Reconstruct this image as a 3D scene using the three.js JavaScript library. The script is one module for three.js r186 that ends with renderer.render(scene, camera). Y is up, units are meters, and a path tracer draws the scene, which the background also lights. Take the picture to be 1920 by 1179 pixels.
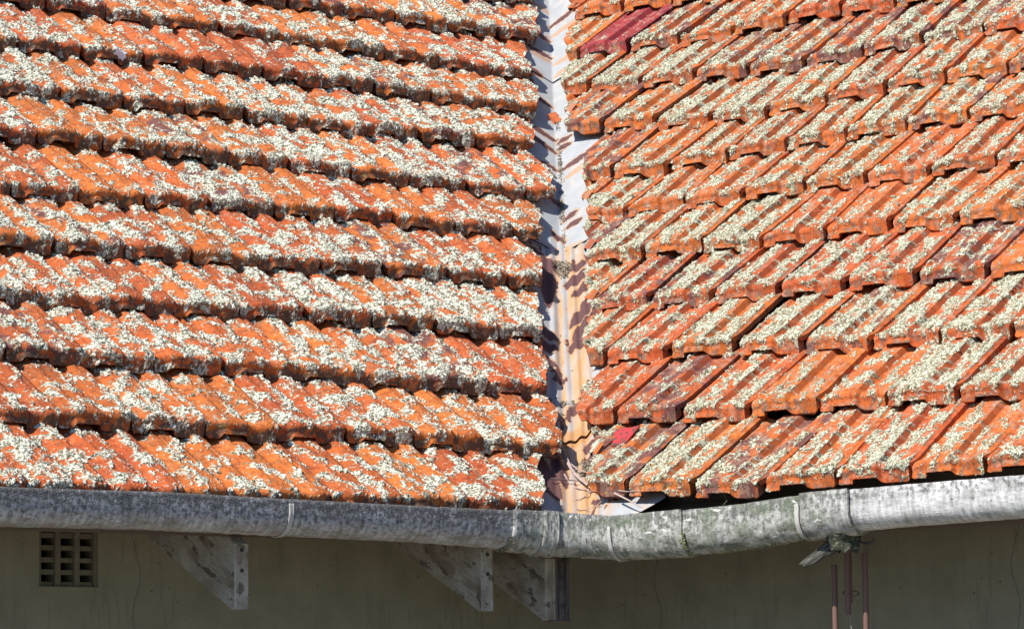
import * as THREE from 'three';
import { Sky } from 'three/addons/objects/Sky.js';
import { mergeGeometries } from 'three/addons/utils/BufferGeometryUtils.js';

// ---------------------------------------------------------------- camera, sky, sun, exposure
const scene = new THREE.Scene();
const camera = new THREE.PerspectiveCamera(10.083, 1920 / 1179, 0.1, 2000);
camera.position.set(-0.1993, -0.5433, 10.1932);
camera.up.set(0.01117, 0.99378, 0.1108);
camera.lookAt(-0.1993 + 0.00284, -0.5433 + 0.11077, 10.1932 - 0.99384);

const renderer = new THREE.WebGLRenderer({ antialias: true });
renderer.toneMapping = THREE.LinearToneMapping;
renderer.toneMappingExposure = 1.42;
renderer.shadowMap.enabled = true;
renderer.setSize(1024, 628);

const SUN = new THREE.Vector3(-0.52, 0.71, 0.52).normalize();
const sky = new Sky();
sky.name = 'sky'; sky.userData.kind = 'structure';
sky.scale.setScalar(1500);
Object.entries({ turbidity: 3, rayleigh: 1.2, mieCoefficient: 0.004, mieDirectionalG: 0.8 }).forEach(([k, v]) => { sky.material.uniforms[k].value = v; });
sky.material.uniforms.sunPosition.value.copy(SUN);
scene.add(sky);
scene.environmentIntensity = 0.11;

const sun = new THREE.DirectionalLight(new THREE.Color(1, 0.95, 0.86), 4.7);
sun.name = 'sun';
sun.position.copy(SUN).multiplyScalar(20);
sun.castShadow = true;
sun.shadow.mapSize.set(4096, 4096);
Object.assign(sun.shadow.camera, { left: -5, right: 5, top: 5, bottom: -5, near: 1, far: 60 });
scene.add(sun, sun.target);

// ---------------------------------------------------------------- helpers
let seedState = 12345;
const rnd = () => { seedState = (seedState + 0x6D2B79F5) | 0; let t = Math.imul(seedState ^ (seedState >>> 15), 1 | seedState); t = (t + Math.imul(t ^ (t >>> 7), 61 | t)) ^ t; return ((t ^ (t >>> 14)) >>> 0) / 4294967296; };
const rr = (a, b) => a + (b - a) * rnd();
const clamp = (x, a = 0, b = 1) => Math.min(b, Math.max(a, x));
const lerp = (a, b, t) => a + (b - a) * t;
const ss = (a, b, x) => { const t = clamp((x - a) / (b - a)); return t * t * (3 - 2 * t); };
const PERM = new Uint8Array(512);
{ const p = [...Array(256).keys()]; for (let i = 255; i > 0; i--) { const j = Math.floor(rnd() * (i + 1)); [p[i], p[j]] = [p[j], p[i]]; } for (let i = 0; i < 512; i++) PERM[i] = p[i & 255]; }
const GX = new Float32Array(256), GY = new Float32Array(256);
for (let i = 0; i < 256; i++) { const a = i / 256 * Math.PI * 2 * 7.31; GX[i] = Math.cos(a); GY[i] = Math.sin(a); }
function noise(x, y) {                       // gradient noise, about -1 .. 1
  const fx = Math.floor(x), fy = Math.floor(y), X = fx & 255, Y = fy & 255, dx = x - fx, dy = y - fy;
  const u = dx * dx * dx * (dx * (dx * 6 - 15) + 10), v = dy * dy * dy * (dy * (dy * 6 - 15) + 10);
  const a = PERM[PERM[X] + Y], b = PERM[PERM[X + 1] + Y], c = PERM[PERM[X] + Y + 1], d = PERM[PERM[X + 1] + Y + 1];
  const n0 = GX[a] * dx + GY[a] * dy, n1 = GX[b] * (dx - 1) + GY[b] * dy, n2 = GX[c] * dx + GY[c] * (dy - 1), n3 = GX[d] * (dx - 1) + GY[d] * (dy - 1);
  return 1.5 * (n0 + u * (n1 - n0) + v * (n2 - n0 + u * (n0 - n1 - n2 + n3)));
}
function fbm(x, y, o) { let s = 0, a = 0.5; for (let i = 0; i < o; i++) { s += a * noise(x, y); x = x * 2.03 + 17.1; y = y * 2.03 + 9.7; a *= 0.5; } return s; }
const hash2 = (x, y) => PERM[(PERM[x & 255] + y) & 255];
function cells(x, y) {                       // distance to the nearest of scattered points, and that point's random byte
  const fx = Math.floor(x), fy = Math.floor(y); let best = 9, id = 0;
  for (let j = -1; j < 2; j++) for (let i = -1; i < 2; i++) {
    const h = hash2(fx + i, fy + j), h2 = PERM[h + 1], dx = fx + i + h / 255 - x, dy = fy + j + h2 / 255 - y, d = dx * dx + dy * dy;
    if (d < best) { best = d; id = PERM[h2 + 3]; }
  }
  cells.id = id; return Math.sqrt(best);
}
const SRGB = new Uint8Array(4097);
for (let i = 0; i <= 4096; i++) { const l = i / 4096; SRGB[i] = Math.round(255 * (l <= 0.0031308 ? 12.92 * l : 1.055 * Math.pow(l, 1 / 2.4) - 0.055)); }
const enc = (l) => SRGB[clamp(Math.round(l * 4096), 0, 4096)];
function texture(data, w, h, srgb, wrap = true) {
  const t = new THREE.DataTexture(data, w, h, THREE.RGBAFormat);
  t.magFilter = THREE.LinearFilter; t.minFilter = THREE.LinearFilter;
  if (wrap) t.wrapS = t.wrapT = THREE.RepeatWrapping;
  if (srgb) t.colorSpace = THREE.SRGBColorSpace;
  t.needsUpdate = true; return t;
}
function paint(w, h, fn, bump) {             // fn(x, y) -> [r, g, b, height], linear
  const c = new Uint8Array(w * h * 4), b = new Uint8Array(w * h * 4);
  for (let y = 0; y < h; y++) for (let x = 0; x < w; x++) {
    const q = fn(x, y), i = (y * w + x) * 4;
    c[i] = enc(q[0]); c[i + 1] = enc(q[1]); c[i + 2] = enc(q[2]); c[i + 3] = 255;
    const hh = clamp(Math.round((q[3] ?? 0.5) * 255), 0, 255); b[i] = b[i + 1] = b[i + 2] = hh; b[i + 3] = 255;
  }
  return { map: texture(c, w, h, true), bumpMap: bump ? texture(b, w, h, false) : null };
}
const mix3 = (a, b, t) => [a[0] + (b[0] - a[0]) * t, a[1] + (b[1] - a[1]) * t, a[2] + (b[2] - a[2]) * t];
const taken = {};
function numbered(n) { const k = taken[n] = (taken[n] ?? -1) + 1; return k ? `${n}_${String(k).padStart(3, '0')}` : n; }
function shade(o) { o.traverse((m) => { if (m.isMesh) { m.castShadow = true; m.receiveShadow = true; } }); return o; }
function thing(name, label, category, group) { const g = new THREE.Group(); g.name = numbered(name); g.userData = { label, category }; if (group) g.userData.group = group; scene.add(g); return g; }
function part(name, geo, mat, parent) { const m = new THREE.Mesh(geo, mat); m.name = name; m.castShadow = m.receiveShadow = true; parent.add(m); return m; }
function single(name, geo, mat, label, category, group) { const m = new THREE.Mesh(geo, mat); m.name = numbered(name); m.castShadow = m.receiveShadow = true; m.userData = { label, category }; if (group) m.userData.group = group; scene.add(m); return m; }

// ---------------------------------------------------------------- the place: two roof slopes of one pitch meeting in a valley
const PITCH = 0.67377, HALF = 0.68725;        // pitch of both slopes; angle of each eave to the picture plane
const sp = Math.sin(PITCH), cp = Math.cos(PITCH), sa = Math.sin(HALF), ca = Math.cos(HALF), tp = sp / cp;
const V3 = (x, y, z) => new THREE.Vector3(x, y, z);
const SIDE = {
  L: { e: V3(-ca, 0, sa), x: V3(ca, 0, -sa), up: V3(-sa * cp, sp, -ca * cp), n: V3(sa * sp, cp, ca * sp), out: V3(sa, 0, ca) },
  R: { e: V3(ca, 0, sa), x: V3(ca, 0, sa), up: V3(sa * cp, sp, -ca * cp), n: V3(-sa * sp, cp, ca * sp), out: V3(-sa, 0, ca) },
};
const W = 0.24, GAUGE = 0.31787, VR = 0.14266, U0 = { L: 0.1496, R: 0.12915 };
const valleyU = (v) => -v * cp * sa / ca;
const onSlope = (S, u, v, h = 0) => S.e.clone().multiplyScalar(u).addScaledVector(S.up, v).addScaledVector(S.n, h);
const atEave = (S, u, y, o) => S.e.clone().multiplyScalar(u).addScaledVector(S.out, o).add(V3(0, y, 0));   // vertical plane o metres outside the eave
// how far each tile joint sits off the regular grid (mm along the course, mm up the slope), joints counted outward from the valley
const JL = {
  1: [6, [-24, -12, -15, 2, -10, -12, -4, 20], [11, 17, 14, 3, 10, 10, 4, -10]],
  2: [5, [-8, 0, -10, -5, 0, 2, 9], [12, 7, 19, 13, 9, -7, -4]],
  3: [5, [-18, -1, 11, 6, 2, -14, -1, -12], [0, -10, -10, 0, 15, 20, 17, 8]],
  4: [3, [19, 10, 15, 20, 2, -17, -21], [-14, -5, -11, -8, 7, 14, 13]],
  5: [3, [18, 20, 6, -2, 6, -6, 4, -10], [-26, -15, 5, 5, 14, 25, 12, 12]],
  6: [2, [-3, -3, 14, 1, 8, 6, 5, -10], [10, 13, 6, 9, -10, -11, -13, -21]],
  7: [2, [10, 8, 2, 1, -13, 7, -20, -22], [-10, -7, 0, 11, 6, -6, 14, 19]],
  8: [1, [7, -14, -8, -16, -7, -11, -7, -8], [-3, 10, 17, 21, 3, 15, 3, -14]],
  9: [0, [-20, 4, -2, -11, 14, 16, 20, 20], [8, -10, 4, -4, -13, -15, -29, -44]],
  10: [-4, [20, 20, 14, 20, -6], [-20, -31, -20, -32, -10]],
};
const JR = {
  0: [0, [6, 20, 25, 19, 14, 2], [-39, -64, -84, -67, -58, -41]],
  1: [-1, [-20, -11, 12, 1, -5, -11], [21, 0, -6, -1, 0, -2]],
  2: [-2, [-20, -17, -1, 25, 25, 25, 20], [47, 37, 39, 2, -11, -13, -11]],
  3: [-3, [-25, -25, -10, -7, 10, 17, 24], [23, 31, 18, 21, 6, 9, 11]],
  4: [-3, [5, 8, 6, 1, -1, 8], [27, 31, 11, 20, 25, 18]],
  5: [-4, [6, -1, 2, -1, -8, -1, -18], [-3, 14, 12, 20, 20, 17, 33]],
  6: [-5, [19, 25, 23, 11, -6, -20, -25], [-28, -39, -24, -9, 15, 34, 41]],
  7: [-6, [0, 17, 30, 30, 17, 4, -6, -18], [16, -21, -41, -48, -34, -5, 10, 18]],
  8: [-7, [-30, 6, 1, 14, 12, 5, -3, -8], [35, -8, -10, -40, -42, -26, -12, 4]],
  9: [-7, [-7, 15, -14, -18, -35, -38], [4, -30, -25, 6, 25, 2]],
};
const CUT = { L: [0.137, 0.064, 0.099, 0.112, 0.109, 0.098, 0.054, 0.113, 0.085, 0.13, 0.07, 0.1, 0.11, 0.1], R: [0.079, 0.062, 0.101, 0.097, 0.114, 0.129, 0.14, 0.061, 0.063, 0.075, 0.105, 0.09, 0.1, 0.1] };
function joint(side, row, k) {
  const d = side === 'L' ? JL[row] : JR[row]; if (!d) return [0, side === 'R' && row === 10 ? (k < -6 ? 30 : -10) : 0];
  const i = clamp(side === 'L' ? d[0] - k : k - d[0], 0, d[1].length - 1);
  return [d[1][i], d[2][i]];
}

// ---------------------------------------------------------------- clay tile: interlocking tile with two channels, a rounded nose and an arched foot
const LT = 0.415, NOSE_H = 0.051, FALL = 0.137, LIP_T = 0.017, LIP_R = 0.016, FACE = 0.034, LIP_A = LIP_R * Math.PI / 2, YTOT = FACE + LIP_A + LT - LIP_T - LIP_R, SW = 1.03;
const channel = (s) => (1 - ss(0.12, 0.31, s)) * (0.62 + 0.38 * ss(0.035, 0.075, s)) + ss(0.552, 0.580, s) * (1 - ss(0.68, 0.88, s));
function relief(s, t) {
  const c = channel(s) * (0.62 + 0.38 * ss(0, 0.05, t - LIP_T));
  return -0.0195 * c - 0.006 * ss(0.965, 1.03, s) - 0.003 * Math.exp(-(((s - 0.915) / 0.012) ** 2)) - 0.0025 * Math.exp(-(((s - 0.36) / 0.02) ** 2)) * ss(0.03, 0.08, t - LIP_T);
}
const footH = (s) => 0.019 * ss(0.20, 0.235, s) * (1 - ss(0.545, 0.585, s)) - 0.005 * ss(0.58, 0.64, s) + 0.014 * ss(0.92, 0.98, s) + 0.008 * (1 - ss(0.01, 0.05, s));
function tileAt(s, y) {                       // s across, y along the surface from the foot of the nose -> [t up the slope, h above it]
  const c = channel(s), po = 0.005 * c - 0.003 * (1 - c);
  const hl = NOSE_H - FALL * (LIP_T) + relief(s, LIP_T) - 0.004 * ss(0.9, 1.03, s) - 0.010 * (1 - ss(0.02, 0.10, s));
  if (y < FACE) { const f = y / FACE; return [lerp(0.002 + po * 0.4, LIP_T + po, f), lerp(footH(s), hl - LIP_R, f)]; }
  if (y < FACE + LIP_A) { const g = (y - FACE) / LIP_R; return [LIP_T + po + LIP_R * (1 - Math.cos(g)), hl - LIP_R * (1 - Math.sin(g))]; }
  const t = LIP_T + po + LIP_R + (y - FACE - LIP_A);
  return [t, lerp(hl, NOSE_H - FALL * t + relief(s, t), ss(0, 0.02, y - FACE - LIP_A))];
}
const YS = [];
for (let i = 0; i < 5; i++) YS.push(FACE * i / 5);
for (let i = 0; i < 5; i++) YS.push(FACE + LIP_A * i / 5);
for (let i = 0; i <= 30; i++) YS.push(FACE + LIP_A + (YTOT - FACE - LIP_A) * i / 30);
const NS = 54;

const tiles = { L: [], R: [] };
for (const side of ['L', 'R']) {
  const S = SIDE[side];
  for (let row = 0; row < 13; row++) {
    const v0 = side === 'L' ? row * GAUGE : VR + row * GAUGE;
    for (let k = -14; k < 10; k++) {
      const [ju, jv] = joint(side, row, k), [ku, kv] = joint(side, row, k + 1);
      const du = (ju + ku) / 2000, dv = (jv + kv) / 2000;
      const uIn = U0[side] + k * W + du, uOut = uIn + W, v = v0 + dv;        // inner and outer edge, inner towards the valley
      const cut = CUT[side][row] + 0.02 * (rnd() - 0.5);
      // how much of the tile the valley cut leaves, as s of the cut at distance t up the tile
      const lim = (t) => { const uc = valleyU(v + t) + cut; return side === 'L' ? (uOut - uc) / W : (uc - uIn) / W; };
      const left = side === 'L' ? lim(0.3) : 1 - lim(0.3);
      if (left < 0.3) continue;
      // leave out what lies far outside the picture
      const edge = onSlope(S, uIn, v);
      if (Math.abs(edge.x) > (side === 'L' ? 1.95 : 1.72) + 0.0) continue;
      tiles[side].push({ side, row, k, u: side === 'L' ? uOut : uIn, v, lim, cutTile: side === 'L' ? lim(0.3) < 1.03 || lim(0) < 1.03 : lim(0.3) > 0 || lim(0) > 0, yaw: clamp((kv - jv) / 1000 / W * (side === 'L' ? -1 : 1), -0.05, 0.05) + rr(-0.008, 0.008), seed: rnd() * 200 });
    }
  }
}

// surface of one tile: clay, lichen, grime, worked out on a grid of cells that is both its texture and its relief
function tileSurface(tl, cw, ch) {
  const n = cw * ch, col = new Uint8Array(n * 4), hgt = new Uint8Array(n), msk = new Float32Array(n), L = tl.side === 'L';
  const red = tl.red, warm = rnd(), sh = rr(0.82, 1.08), burnt = rnd() < (L ? 0.14 : 0.16) ? rr(0.3, 0.9) : 0, cov = rr(-0.12, 0.08) + (L ? 0.0 : 0.045) + 0.22 * noise(tl.u * 1.7 + (L ? 3 : 40), tl.v * 1.7) + (tl.cov ?? 0), fc = rr(-0.08, 0.1);
  const clay = red ? [0.34, 0.027, 0.032] : mix3([0.49, 0.088, 0.016], [0.59, 0.152, 0.019], warm).map((c) => c * sh);
  const deep = red ? [0.12, 0.025, 0.024] : [clay[0] * 0.55, clay[1] * 0.48, clay[2] * 0.6];
  const sd = tl.seed;
  for (let iy = 0; iy < ch; iy++) {
    const y = (iy + 0.5) / ch * YTOT, top = y - FACE - LIP_A, face = 1 - ss(FACE - 0.006, FACE + LIP_A * 0.8, y);
    for (let ix = 0; ix < cw; ix++) {
      const s = (ix + 0.5) / cw * SW, x = s * W, i = iy * cw + ix;
      const X = x + sd, Y = y + sd * 0.7, c = channel(s);
      // clay body; the steep side of the middle rib stays mostly bare
      const wall = (1 - face) * ss(0.546, 0.556, s) * (1 - ss(0.575, 0.583, s)) * clamp(0.75 + 1.6 * noise(Y / 0.03, sd));
      let big = fbm(X / 0.07, Y / 0.11, 3), fine = fbm(X / 0.006, Y / 0.009, 3);
      let q = mix3(clay, deep, clamp(0.18 - big * 0.9 + Math.max(0, fine) * 0.35));
      let h = 0.30 + fine * 0.10;
      if (burnt) { const bu = ss(0.02, 0.2, fbm(X / 0.06 + 40, Y / 0.09, 3) + burnt * 0.25 - 0.08) * 0.85; q = mix3(q, [0.11, 0.045, 0.045], bu); }
      const mot = fbm(X / 0.013 + 61, Y / 0.019, 4); q = mix3(q, [q[0] * 0.5, q[1] * 0.42, q[2] * 0.55], ss(0.02, 0.3, mot) * 0.7 * (1 - 0.6 * wall)); h += mot * 0.05;
      const pale = ss(0.22, 0.42, fbm(X / 0.05 + 70, Y / 0.05, 4)); q = mix3(q, L ? [0.62, 0.22, 0.08] : [0.52, 0.29, 0.21], pale * 0.4);
      // dark crust on noses and some tops; L noses darker still, with painted-in shade
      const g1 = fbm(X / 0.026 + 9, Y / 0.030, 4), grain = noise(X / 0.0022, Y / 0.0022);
      let crustShade = L ? g1 + 0.25 * face + 0.12 * face * ss(0.45, 0.9, s) + fc - 0.13 : g1 - 0.16 + 0.12 * face * (Math.exp(-(((s - 0.12) / 0.09) ** 2)) + Math.exp(-(((s - 0.68) / 0.08) ** 2))) + fc * 0.4;
      if (red) crustShade -= 0.05;
      const cr = ss(-0.06, 0.2, crustShade + grain * 0.16 + noise(X / 0.0045, Y / 0.0045) * 0.10) * (face > 0.05 ? 0.9 : L ? 0.25 : 0.35);
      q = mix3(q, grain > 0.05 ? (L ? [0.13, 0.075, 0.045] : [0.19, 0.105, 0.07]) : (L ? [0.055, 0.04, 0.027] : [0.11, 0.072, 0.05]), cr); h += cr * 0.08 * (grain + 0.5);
      // grey-pink film on the other slope
      if (!L) { const fl = ss(0.06, 0.32, fbm(X / 0.028 + 21, Y / 0.04, 5)); q = mix3(q, [0.36, 0.22, 0.15], fl * 0.42 * (1 - wall)); }
      // lichen
      const wx = X + 0.004 * noise(X / 0.012, Y / 0.012 + 5), wy = Y + 0.004 * noise(X / 0.012 + 31, Y / 0.012);
      let f = fbm(wx / 0.044 + 3, wy / 0.066, 4) * 1.05 + 0.52 * fbm(wx / 0.0095, wy / 0.0115 + 50, 3) + cov;
      { const dc = cells(wx / 0.034 + 7, wy / 0.038), ci = cells.id / 255; f += ci < 0.45 ? 0.26 * ss(0.5, 0.16, dc) * (0.5 + ci) : -0.05; }
      const clean = ss(0.18, 0.30, top) * (0.10 + 0.12 * c) + 0.06 * c;                  // washed channels below the course above
      f -= clean + (L ? 0.20 : 0.34) * face + (red ? 0.5 : 0) - 0.05 * ss(0.0, 0.03, top) * (1 - ss(0.03, 0.12, top));
      let m = ss(-0.045, 0.025, f) * (1 - ss(0.972, 0.985, s)) * (1 - wall * 0.9);
      // small separate rosettes
      const d = cells(X / 0.009, Y / 0.009 + 100), id = cells.id;
      if (s < 0.98 && wall < 0.3 && id < (L ? 80 : 55) * (1 - 0.5 * face)) { const rad = 0.10 + 0.28 * ((id * 37) % 101) / 101; m = Math.max(m, ss(rad, rad - 0.10, d)); }
      if (m > 0.02) {
        const lob = cells(wx / 0.0046, wy / 0.0055), lid = cells.id / 255, pit = fbm(wx / 0.011 + 11, wy / 0.013, 3);
        const dark = clamp(ss(0.35, 0.78, lob) * 0.75 + ss(0.0, 0.22, pit) * 0.85 + (lid < 0.2 ? 0.5 : 0) - ss(0.05, 0.3, f) * 0.12);
        const white = L ? mix3([0.76, 0.755, 0.645], [0.60, 0.595, 0.48], lid) : mix3([0.65, 0.635, 0.50], [0.51, 0.50, 0.375], lid);
        const olive = L ? [0.14, 0.125, 0.075] : [0.19, 0.175, 0.095];
        q = mix3(q, mix3(white, olive, dark), m * 0.96);
        h = lerp(h, 0.62 + 0.34 * (1 - dark) - 0.14 * lob, m);
      }
      if (wall > 0.02 && m < 0.5) { const k = 0.8 + 0.35 * fbm(Y / 0.035, sd + 3, 3); q = mix3(q, [clay[0] * 0.8 * k, clay[1] * 0.75 * k, clay[2] * k], wall * 0.85); h = lerp(h, 0.32, wall); }
      // black dots, yellow lichen
      if (id > 240 && d < 0.14) { q = [0.04, 0.03, 0.022]; h += 0.06; }
      const ye = fbm(X / 0.02 + 150, Y / 0.02 + 31, 3); if (face > 0.3 && ye > 0.41) q = mix3(q, [0.36, 0.29, 0.03], ss(0.41, 0.47, ye + grain * 0.05) * 0.7);
      if (tl.dropping) { const dd = Math.hypot((s - 0.60) * W, (y - FACE - 0.012) * 1.3) + 0.012 * noise(X / 0.012, Y / 0.012); if (dd < 0.03) { q = [0.80, 0.77, 0.82]; h = 0.9; } }
      const o = i * 4; col[o] = enc(q[0]); col[o + 1] = enc(q[1]); col[o + 2] = enc(q[2]); col[o + 3] = 255;
      hgt[i] = clamp(Math.round(h * 255), 0, 255); msk[i] = m * (0.35 + 0.65 * ss(-0.02, 0.22, f));
    }
  }
  const sample = (s, y) => { const fx = clamp(s / SW, 0, 0.9999) * cw, fy = clamp(y / YTOT, 0, 0.9999) * ch; return msk[Math.floor(fy) * cw + Math.floor(fx)]; };
  return { col, hgt, sample };
}

const lichenGeo = (() => {                   // a crinkled rosette: ruffled rim round a low middle
  const pos = [], N = 7, rim = [];
  for (let i = 0; i < N; i++) { const a = i / N * Math.PI * 2, r = i % 2 ? 0.72 : 1; rim.push([Math.cos(a) * r, Math.sin(a) * r, i % 2 ? 0.75 : 0.30]); }
  const mid = rim.map((q, i) => [q[0] * 0.5, q[1] * 0.5, i % 2 ? 0.35 : 0.85]);
  for (let i = 0; i < N; i++) {
    const j = (i + 1) % N, a = rim[i], b = rim[j], c = mid[i], d = mid[j], low = (q) => [q[0] * 0.9, q[1] * 0.9, -0.4];
    pos.push(...a, ...b, ...c, ...b, ...d, ...c, ...c, ...d, 0, 0, 0.55, ...low(a), ...low(b), ...a, ...low(b), ...b, ...a);
  }
  const g = new THREE.BufferGeometry(); g.setAttribute('position', new THREE.Float32BufferAttribute(pos, 3)); g.computeVertexNormals(); return g;
})();

function buildSlope(side, roof) {
  const list = tiles[side], S = SIDE[side], cols = Math.ceil(Math.sqrt(list.length * 0.9)), rowsN = Math.ceil(list.length / cols), cw = Math.floor(2048 / cols), ch = Math.floor(2048 / rowsN), A = 2048;
  const colA = new Uint8Array(A * A * 4), bumpA = new Uint8Array(A * A * 4);
  const map = texture(colA, A, A, true, false), bumpMap = texture(bumpA, A, A, false, false);
  const mat = new THREE.MeshStandardMaterial({ map, bumpMap, bumpScale: 0.006, roughness: 0.88 });
  const basis = new THREE.Matrix4().makeBasis(S.x, S.up, S.n), flakes = [], tint = [];
  const M = new THREE.Matrix4(), Q = new THREE.Quaternion(), E = new THREE.Euler();
  list.forEach((tl, ti) => {
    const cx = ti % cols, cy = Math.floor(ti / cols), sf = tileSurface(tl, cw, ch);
    for (let y = 0; y < ch; y++) {
      const o = ((cy * ch + y) * A + cx * cw) * 4;
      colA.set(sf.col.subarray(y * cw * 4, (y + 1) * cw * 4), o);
      for (let x = 0; x < cw; x++) { const b = sf.hgt[y * cw + x]; bumpA[o + x * 4] = bumpA[o + x * 4 + 1] = bumpA[o + x * 4 + 2] = b; bumpA[o + x * 4 + 3] = 255; }
    }
    // limits of s at each station
    const L = side === 'L', bend = rr(-0.002, 0.003), tw = rr(-1, 1);
    const range = (t, y = 1) => { const nf = 1 - ss(FACE * 0.9, FACE + LIP_A + 0.03, y); let a = 0.022 * nf, b = SW - (0.07 + 0.012 * tw) * nf; const l = tl.lim(t) + 0.012 * Math.sin(t * 60 + tl.seed) + 0.02 * noise(t * 25, tl.seed); if (L) b = clamp(l, a, b); else a = clamp(l, a, b); return [a, b]; };
    const YT = YS.filter((y) => { const [a, b] = range(tileAt(0.5, y)[0], y); return b - a > 0.07; }), pos = [], uv = [], idx = [], NY = YT.length;
    const U = (s) => (cx * cw + 0.5 + clamp(s / SW) * (cw - 1)) / A, Vv = (y) => (cy * ch + 0.5 + clamp(y / YTOT) * (ch - 1)) / A;
    const point = (s, y) => {
      const [t, h] = tileAt(s, y), m = s > 0.975 ? 0 : sf.sample(s, y), w = bend * Math.sin(s * 3) + 0.0009 * noise(s * 9 + tl.seed, y * 30), d = m * 0.0035;
      return y < FACE ? [s * W, t - d * 0.6 - 0.0012 * noise(s * 14 + tl.seed, y * 80), h + w * (y / FACE) + (y === 0 ? 0.0016 * noise(s * 18 + tl.seed, 3) : 0)] : [s * W, t, h + w + d];
    };
    for (let iy = 0; iy < NY; iy++) {
      const y = YT[iy], [a, b] = range(tileAt(0.5, y)[0], y);
      for (let ix = 0; ix <= NS; ix++) { const s = lerp(a, b, ix / NS); pos.push(...point(s, y)); uv.push(U(s), Vv(y)); }
    }
    const at = (iy, ix) => iy * (NS + 1) + ix;
    for (let iy = 0; iy < NY - 1; iy++) for (let ix = 0; ix < NS; ix++) { const a = at(iy, ix), b = at(iy, ix + 1), c = at(iy + 1, ix), d = at(iy + 1, ix + 1); idx.push(a, b, d, a, d, c); }
    // under side behind the foot
    const under = pos.length / 3;
    for (let ix = 0; ix <= NS; ix++) { const p = at(0, ix) * 3; pos.push(pos[p], pos[p + 1] + 0.05, pos[p + 2] + 0.004); uv.push(uv[at(0, ix) * 2], uv[at(0, ix) * 2 + 1]); }
    for (let ix = 0; ix < NS; ix++) idx.push(at(0, ix), under + ix + 1, at(0, ix + 1), at(0, ix), under + ix, under + ix + 1);
    // edges
    for (const [ix, flip] of [[0, false], [NS, true]]) {
      const e0 = pos.length / 3;
      for (let iy = 0; iy < NY; iy++) { const p = at(iy, ix) * 3, fr = YT[iy] < FACE + LIP_A * 0.5; pos.push(pos[p], pos[p + 1], pos[p + 2], pos[p], pos[p + 1] + (fr ? 0.03 : 0), pos[p + 2] - (fr ? 0.004 : 0.016)); const q = at(iy, ix) * 2; uv.push(U(1.024), uv[q + 1], U(0.992), uv[q + 1] + 2 / A); }
      for (let iy = 0; iy < NY - 1; iy++) { const a = e0 + iy * 2, b = a + 1, c = a + 2, d = a + 3; flip ? idx.push(a, d, c, a, b, d) : idx.push(a, c, d, a, d, b); }
    }
    const geo = new THREE.BufferGeometry();
    geo.setAttribute('position', new THREE.Float32BufferAttribute(pos, 3)); geo.setAttribute('uv', new THREE.Float32BufferAttribute(uv, 2)); geo.setIndex(idx); geo.computeVertexNormals();
    const mesh = part(numbered('roof_tile'), geo, mat, roof);
    if (tl.red) mesh.userData.label = 'red painted tile among the orange ones';
    M.copy(basis); Q.setFromRotationMatrix(M).multiply(new THREE.Quaternion().setFromEuler(E.set(rr(-0.012, 0.018), rr(-0.012, 0.012), tl.yaw + rr(-0.008, 0.008))));
    mesh.position.copy(onSlope(S, tl.u, tl.v + rr(-0.004, 0.004), rr(-0.002, 0.005))); mesh.quaternion.copy(Q); mesh.updateMatrix();
    // lichen thalli that stand up from the surface
    const tries = 2700, n = V3(0, 0, 0), p = V3(0, 0, 0), zq = new THREE.Quaternion(), wq = new THREE.Quaternion();
    for (let i = 0; i < tries; i++) {
      const y = rr(0.004, YTOT - 0.03), t = tileAt(0.5, y)[0], [a, b] = range(t, y); if (b - a < 0.07) continue;
      const s = rr(0, SW); if (s < a || s > b) continue;
      const m = sf.sample(s, y); if (m < 0.45 + 0.5 * rnd()) continue;
      const q = point(s, y), q1 = point(Math.min(s + 0.01, b), y), q2 = point(s, y + 0.004);
      const ax = V3(q1[0] - q[0], q1[1] - q[1], q1[2] - q[2]), ay = V3(q2[0] - q[0], q2[1] - q[1], q2[2] - q[2]);
      n.crossVectors(ax, ay).normalize(); if (!(n.lengthSq() > 0.5)) continue; n.lerp(V3(0, 0, 1), 0.3).normalize();
      p.set(...q).applyMatrix4(mesh.matrix); n.applyQuaternion(Q);
      const r = lerp(0.0016, 0.0062, rnd() * rnd() * rnd()) * (0.75 + m * 0.55) * (y < FACE ? 0.7 : 1);
      zq.setFromUnitVectors(V3(0, 0, 1), n); wq.setFromAxisAngle(V3(0, 0, 1), rnd() * 6.28); zq.multiply(wq);
      flakes.push(new THREE.Matrix4().compose(p.clone().addScaledVector(n, r * 0.05), zq, V3(r * rr(0.8, 1.3), r * rr(0.8, 1.3), r * rr(0.4, 0.95) * (0.5 + 0.7 * m))));
      const w = rnd(); tint.push(side === 'L' ? (w < 0.66 ? mix3([0.82, 0.815, 0.70], [0.58, 0.575, 0.46], rnd()) : mix3([0.34, 0.31, 0.22], [0.18, 0.16, 0.11], rnd())) : (w < 0.6 ? mix3([0.72, 0.705, 0.56], [0.48, 0.47, 0.345], rnd()) : mix3([0.40, 0.36, 0.24], [0.22, 0.195, 0.115], rnd())));
    }
  });
  const lich = new THREE.InstancedMesh(lichenGeo, new THREE.MeshStandardMaterial({ color: 0xffffff, roughness: 0.95 }), flakes.length);
  const c = new THREE.Color();
  flakes.forEach((m, i) => { lich.setMatrixAt(i, m); lich.setColorAt(i, c.setRGB(...tint[i])); });
  lich.name = numbered('lichen'); lich.castShadow = lich.receiveShadow = true;
  lich.userData = { kind: 'stuff', label: side === 'L' ? 'whitish grey lichen crusting the roof slope above the timber rafter ends' : 'cream and olive lichen crusting the roof slope with the red tile', category: 'lichen' };
  scene.add(lich);
  console.log(side, 'tiles', list.length, 'cell', cw, ch, 'flakes', flakes.length);
}

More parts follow.
